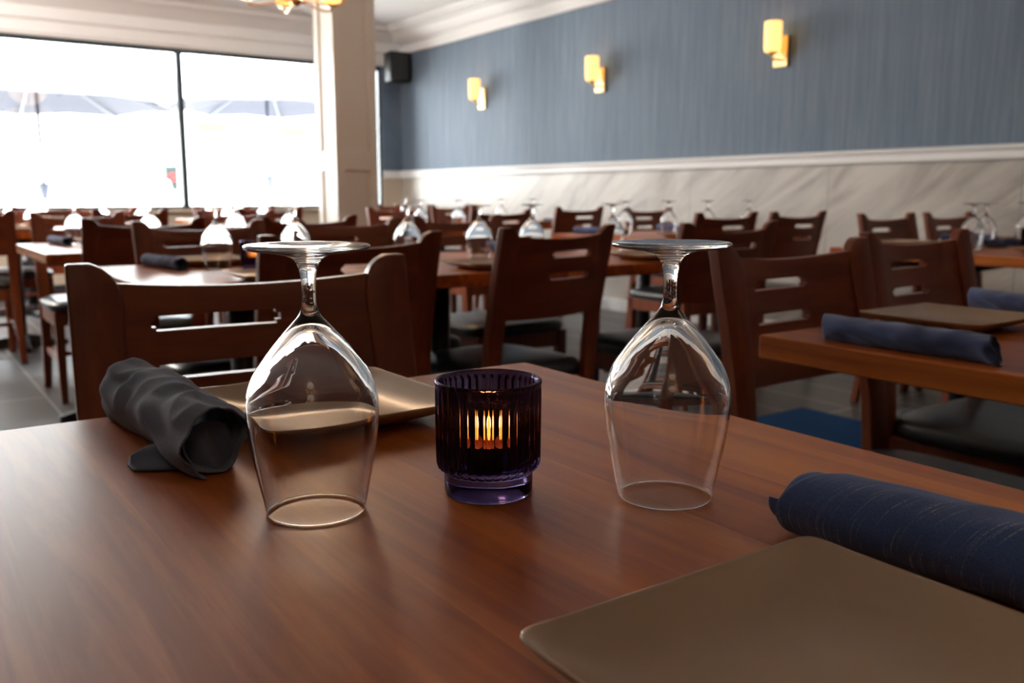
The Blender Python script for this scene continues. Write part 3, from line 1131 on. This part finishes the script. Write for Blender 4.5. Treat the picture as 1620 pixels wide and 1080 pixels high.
# rolled napkins
def make_napkin(name, m, L, R, seed, turns=2.3, skew0=0.0, skew1=0.0, recess=0.016, wr=0.0030, hgt=0.92, nu=90, nv=150, lobe=0.0, fold=1.0, taper=0.0):
    """roll along Y, origin under its middle; u along the roll, v round it"""
    bm = bmesh.new()
    uvl = bm.loops.layers.uv.new('UVMap')
    grid = []
    off = Vector((seed*13.1, seed*7.7, seed*3.3))
    for j in range(nv+1):
        t = j/nv*turns                      # turns from the outside in
        ang = -0.62*PI - t*2*PI             # outer edge tucked at the table
        rad = R - t*0.0042 - 0.0006*math.sin(3*ang+seed)
        row = []
        for i in range(nu+1):
            u = i/nu
            # ends: slanted, inner turns recessed
            end0 = -L/2 + recess*t*0.7 + skew0*math.cos(ang-0.9)*(1 if t < 1 else 0.5)
            end1 = L/2 - recess*t + skew1*math.cos(ang-0.4)*(1 if t < 1 else 0.4)
            y = end0 + (end1-end0)*u
            rr = rad
            # ends pull in a bit, middle swells
            rr *= 0.97 + 0.05*math.sin(PI*u)
            rr *= 1 - taper*max(0, (u-0.86)/0.14)**2
            p = Vector((math.cos(ang)*1.0, y*9.0, math.sin(ang)*1.0))
            d1 = noise.noise(p*1.1 + off)
            d2 = noise.noise(Vector((p.x*1.6 + y*14, p.y*2.0, p.z*1.6 - y*10)) + off*2)
            # diagonal gathered folds
            fl = math.sin(y*95 + ang*2.2 + 3.0*d1)
            k = 1 if t < 1.05 else 0.35
            rid = 1-2.2*abs(noise.noise(Vector((p.x*0.9+y*16, p.z*0.9-y*13, p.y*0.8))+off*3))
            rr += k*wr*(0.9*d1 + 0.7*d2 + fold*(0.25*fl*abs(d2+0.4) + 0.75*(rid-0.5)))
            x = rr*math.cos(ang)*1.04
            z = rr*math.sin(ang)*hgt
            zc = R*hgt*0.93
            z = max(z + zc, 0.0004 + t*0.0011)
            x += lobe*math.sin(y*11+seed)
            row.append(bm.verts.new((x, y, z)))
        grid.append(row)
    for j in range(nv):
        for i in range(nu):
            f = bm.faces.new((grid[j][i], grid[j][i+1], grid[j+1][i+1], grid[j+1][i]))
            for lp, (uu, vv) in zip(f.loops, ((i/nu*L/0.2, j/nv), ((i+1)/nu*L/0.2, j/nv), ((i+1)/nu*L/0.2, (j+1)/nv), (i/nu*L/0.2, (j+1)/nv))):
                lp[uvl].uv = (uu, vv*turns*0.6)
    o = finish(name, bm, m)
    s = o.modifiers.new('thick', 'SOLIDIFY')
    s.thickness = 0.0013
    s.offset = 0
    return o


# near left: charcoal, wide open end toward the viewer with a tucked fold, small corner lying on the table
nl = empty('rolled_napkin', (0.199, 0.815, TZ), 0.05)
roll = make_napkin('cloth_roll', M['cloth_dark'], 0.245, 0.0300, 3.0, turns=1.35, skew0=0.002, skew1=0.004, recess=0.012, wr=0.0062, hgt=1.0, nu=110, nv=150)
roll.parent = nl
tag(nl, 'charcoal rolled cloth napkin with open end on the foreground table', 'napkin', 'rolled cloth napkins')
# the inner fold seen in the open end
bm = bmesh.new()
uvl = bm.loops.layers.uv.new('UVMap')
G_ = []
for i in range(25):
    row = []
    for j in range(25):
        u, v = i/24, j/24
        x = -0.023 + 0.046*u
        zc = 0.003 + 0.030*v
        y = -0.108 + 0.012*v + 0.010*abs(u-0.45)*2 + 0.004*math.sin(u*9+v*3)
        row.append(bm.verts.new((x*(1-0.25*abs(v-0.4)), y, zc + 0.006*math.sin(u*PI)*v)))
    G_.append(row)
for i in range(24):
    for j in range(24):
        f = bm.faces.new((G_[i][j], G_[i+1][j], G_[i+1][j+1], G_[i][j+1]))
        for lp, (a, b) in zip(f.loops, ((i, j), (i+1, j), (i+1, j+1), (i, j+1))):
            lp[uvl].uv = (a/24*0.3, b/24*0.3)
f_ = finish('inner_fold', bm, M['cloth_dark'], nl)
s_ = f_.modifiers.new('thick', 'SOLIDIFY')
s_.thickness = 0.002
# corner of the cloth on the table
bm = bmesh.new()
uvl = bm.loops.layers.uv.new('UVMap')
G_ = []
for i in range(29):
    row = []
    for j in range(17):
        u, v = i/28, j/16
        x = -0.012 - 0.040*u
        y = -0.072 + (v-0.5)*0.040*(1-0.55*u*u) + 0.010*u
        z = 0.0016 + 0.0115*math.exp(-((v-0.72)/0.22)**2)*(0.35+0.65*math.sin(PI*min(1, u*0.9+0.1))) + 0.0035*math.sin(v*PI)
        if u > 0.93 or v < 0.03 or v > 0.97:
            z = 0.0012
        row.append(bm.verts.new((x, y, z)))
    G_.append(row)
for i in range(28):
    for j in range(16):
        f = bm.faces.new((G_[i][j], G_[i+1][j], G_[i+1][j+1], G_[i][j+1]))
        for lp, (a, b) in zip(f.loops, ((i, j), (i+1, j), (i+1, j+1), (i, j+1))):
            lp[uvl].uv = (a/28*0.3, b/16*0.2)
f_ = finish('loose_corner', bm, M['cloth_dark'], nl)
s_ = f_.modifiers.new('thick', 'SOLIDIFY')
s_.thickness = 0.002
s_.offset = 1

# near right: denim blue with pale slub threads, slanted pointed end
nr = make_napkin('rolled_napkin', M['cloth_blue'], 0.27, 0.0285, 5.0, turns=2.2, skew0=-0.010, skew1=-0.020, recess=-0.011, wr=0.0022, hgt=0.86, nu=120, nv=170, fold=0.5, taper=0.05)
nr.location = (0.500, 0.203, TZ)
nr.rotation_euler = (0, 0, 0.10)
tag(nr, 'denim-blue rolled napkin with pale slub threads beside the nearest plate', 'napkin', 'rolled cloth napkins')

# across the aisle and beyond
nf = make_napkin('rolled_napkin', M['cloth_navy'], 0.27, 0.024, 9.0, turns=2.1, skew0=0.01, skew1=0.012, recess=0.010, wr=0.0050, hgt=0.82, nu=70, nv=90)
NAP = [(1.190, 0.715, 0.0, 'navy rolled napkin lying on the corner of the dark table across the aisle'),
       (1.740, 0.800, -0.25, 'navy rolled napkin half out of the picture, behind the plate across the aisle'),
       (0.705, 2.840, 0.15, 'dark rolled napkin on the table behind the nearest chair'),
       (1.340, 2.840, 0.0, 'dark rolled napkin, farther one on the middle table of the second row'),
       (1.700, 2.330, 0.0, 'dark rolled napkin, closer one on the middle table of the second row'),
       (1.990, 2.840, 0.0, 'dark rolled napkin, farther one on the last table of the second row'),
       (0.660, 4.430, 0.1, 'dark rolled napkin on the bright-cornered table of the third row'),
       (TP['I'][0]+0.27, TP['I'][1]-0.02, 1.2, 'dark blue rolled napkin beside the candle holder before the marble wall')]
for k in 'HJKLNOPQR':
    x, y, d = TP[k]
    NAP.append((x-0.17, y+0.27, 0.05, 'blurred blue rolled napkin, farther one on the '+d))
    NAP.append((x+0.17, y-0.27, -0.05, 'blurred blue rolled napkin, closer one on the '+d))
for i, (x, y, rz, lab) in enumerate(NAP):
    p = nf if i == 0 else nf.copy()
    if i:
        COL.objects.link(p)
    p.location = (x, y, TZ)
    p.rotation_euler = (0, 0, rz)
    tag(p, lab, 'napkin', 'rolled cloth napkins')

# ================================================================== OUTSIDE
bm = bmesh.new()
box(bm, -30, 45, WY+0.16, 60, -0.30, -0.15)
o = struct('pavement', bm, M['pavement'])
bm = bmesh.new()
box(bm, -30, 45, 42, 43, -0.15, 5.0)
o = struct('exterior_wall', bm, M['facade'])


def make_umbrella():
    r = empty('patio_umbrella')
    R_, n = 1.60, 8
    bm = bmesh.new()
    c = bm.verts.new((0, 0, 2.72))
    rings = []
    for f_, z in [(0.25, 2.60), (0.5, 2.47), (0.75, 2.33), (1.0, 2.17)]:
        ring = []
        for k in range(n*2):
            a = 2*PI*k/(n*2)
            q = 1.0 if k % 2 == 0 else 0.90
            ring.append(bm.verts.new((R_*f_*q*math.cos(a), R_*f_*q*math.sin(a), z + (0.0 if k % 2 == 0 else 0.03*f_))))
        rings.append(ring)
    for k in range(n*2):
        bm.faces.new((c, rings[0][k], rings[0][(k+1) % (n*2)]))
    for a, b in zip(rings[:-1], rings[1:]):
        for k in range(n*2):
            bm.faces.new((a[k], b[k], b[(k+1) % (n*2)], a[(k+1) % (n*2)]))
    o = finish('canopy', bm, M['canopy'], r, smooth=False)
    s = o.modifiers.new('thick', 'SOLIDIFY')
    s.thickness = 0.004
    for k in range(n):
        a = 2*PI*k/n
        bm = bmesh.new()
        tube(bm, [(0.03*math.cos(a), 0.03*math.sin(a), 2.66), (R_*math.cos(a)*0.98, R_*math.sin(a)*0.98, 2.15)], 0.012, 6)
        tube(bm, [(0.03*math.cos(a), 0.03*math.sin(a), 2.40), (R_*math.cos(a)*0.40, R_*math.sin(a)*0.40, 2.465)], 0.010, 6)
        finish('rib', bm, M['pole'], r)
    bm = bmesh.new()
    tube(bm, [(0, 0, 0), (0, 0, 2.80)], 0.024, 12)
    finish('pole', bm, M['pole'], r)
    bm = bmesh.new()
    lathe(bm, [(0, 1.02), (0.03, 1.05), (0.075, 1.22), (0.06, 1.26), (0, 1.27)], 16)
    finish('crank', bm, M['pole'], r)
    bm = bmesh.new()
    lathe(bm, [(0, 0), (0.30, 0), (0.28, 0.06), (0.05, 0.09), (0.05, 0.3), (0, 0.3)], 24)
    finish('base', bm, M['iron'], r)
    return r


u0 = make_umbrella()
u0.location = (1.70, 12.25, -0.15)
tag(u0, 'blue patio umbrella outside the wide pane, whole pole in view', 'umbrella', 'blue patio umbrellas outside')
u1 = copy_tree(u0)
u1.location = (5.19, 14.07, -0.15)
u1.scale = (1, 1, 1.12)
u1.rotation_euler = (0, 0, 0.3)
tag(u1, 'blue patio umbrella outside the pane beside the pillar', 'umbrella', 'blue patio umbrellas outside')

# parked car in the glare
r = empty('parked_car', (4.02, 19.2, -0.15), 1.15)
bm = bmesh.new()
pr = [(-2.1, 0.35), (2.1, 0.35), (2.12, 0.75), (1.9, 0.92), (1.2, 0.98), (0.55, 1.42), (-1.1, 1.45), (-1.9, 1.0), (-2.12, 0.9)]
loft(bm, [[(x, y*1.0, z) for x, z in pr] for y in (-0.85, 0.85)])
finish('body', bm, M['car'], r, smooth=False, bevel=0.06, segs=3)
bm = bmesh.new()
pr = [(-1.55, 0.98), (0.95, 1.0), (0.45, 1.36), (-1.0, 1.38)]
loft(bm, [[(x, y, z) for x, z in pr] for y in (-0.862, 0.862)])
finish('side_window', bm, M['carglass'], r, smooth=False)
for sx in (-1.3, 1.3):
    for sy in (-0.80, 0.80):
        bm = bmesh.new()
        lathe(bm, [(0, -0.1), (0.30, -0.1), (0.33, -0.06), (0.33, 0.06), (0.30, 0.1), (0, 0.1)], 28)
        bmesh.ops.rotate(bm, verts=bm.verts, cent=(0, 0, 0), matrix=Matrix.Rotation(PI/2, 3, 'X'))
        finish('wheel', bm, M['tyre'], r, loc=(sx, sy, 0.33))
bm = bmesh.new()
box(bm, 1.98, 2.13, -0.84, -0.55, 0.70, 0.92)
finish('tail_light', bm, M['red'], r, smooth=False, bevel=0.02)
tag(r, 'pale car parked outside, washed out beyond the window', 'car')
r = empty('traffic_light', (7.15, 27.4, -0.15))
bm = bmesh.new()
box(bm, -0.17, 0.17, -0.10, 0.10, 1.25, 1.95)
finish('housing', bm, M['signal'], r, smooth=False, bevel=0.02)
bm = bmesh.new()
lathe(bm, [(0, -0.04), (0.11, -0.04), (0.12, 0.0), (0, 0.02)], 24)
bmesh.ops.rotate(bm, verts=bm.verts, cent=(0, 0, 0), matrix=Matrix.Rotation(-PI/2, 3, 'X'))
finish('red_lens', bm, M['red'], r, loc=(0, -0.11, 1.62))
bm = bmesh.new()
tube(bm, [(0, 0, 0), (0, 0, 1.25)], 0.05, 10)
finish('post', bm, M['car'], r)
tag(r, 'dark signal box with red light outside, just before the window mullion', 'traffic light')
# yellow signs across the street
ys = [(8.3, 27.0, 3.02), (10.8, 27.0, 3.00)]
for i, (x, y, z) in enumerate(ys):
    rr = empty('street_sign', (x, y, -0.15))
    bm = bmesh.new()
    box(bm, -0.45, 0.45, -0.03, 0.03, z-0.10, z+0.18)
    finish('sign_board', bm, M['yellow'], rr, smooth=False, bevel=0.01)
    bm = bmesh.new()
    tube(bm, [(0, 0.045, 0), (0, 0.045, z)], 0.015, 8)
    finish('post', bm, M['car'], rr)
    tag(rr, ['small washed-out yellow sign outside, before the window mullion', 'small washed-out yellow sign outside, just past the window mullion'][i], 'sign', 'yellow signs outside')
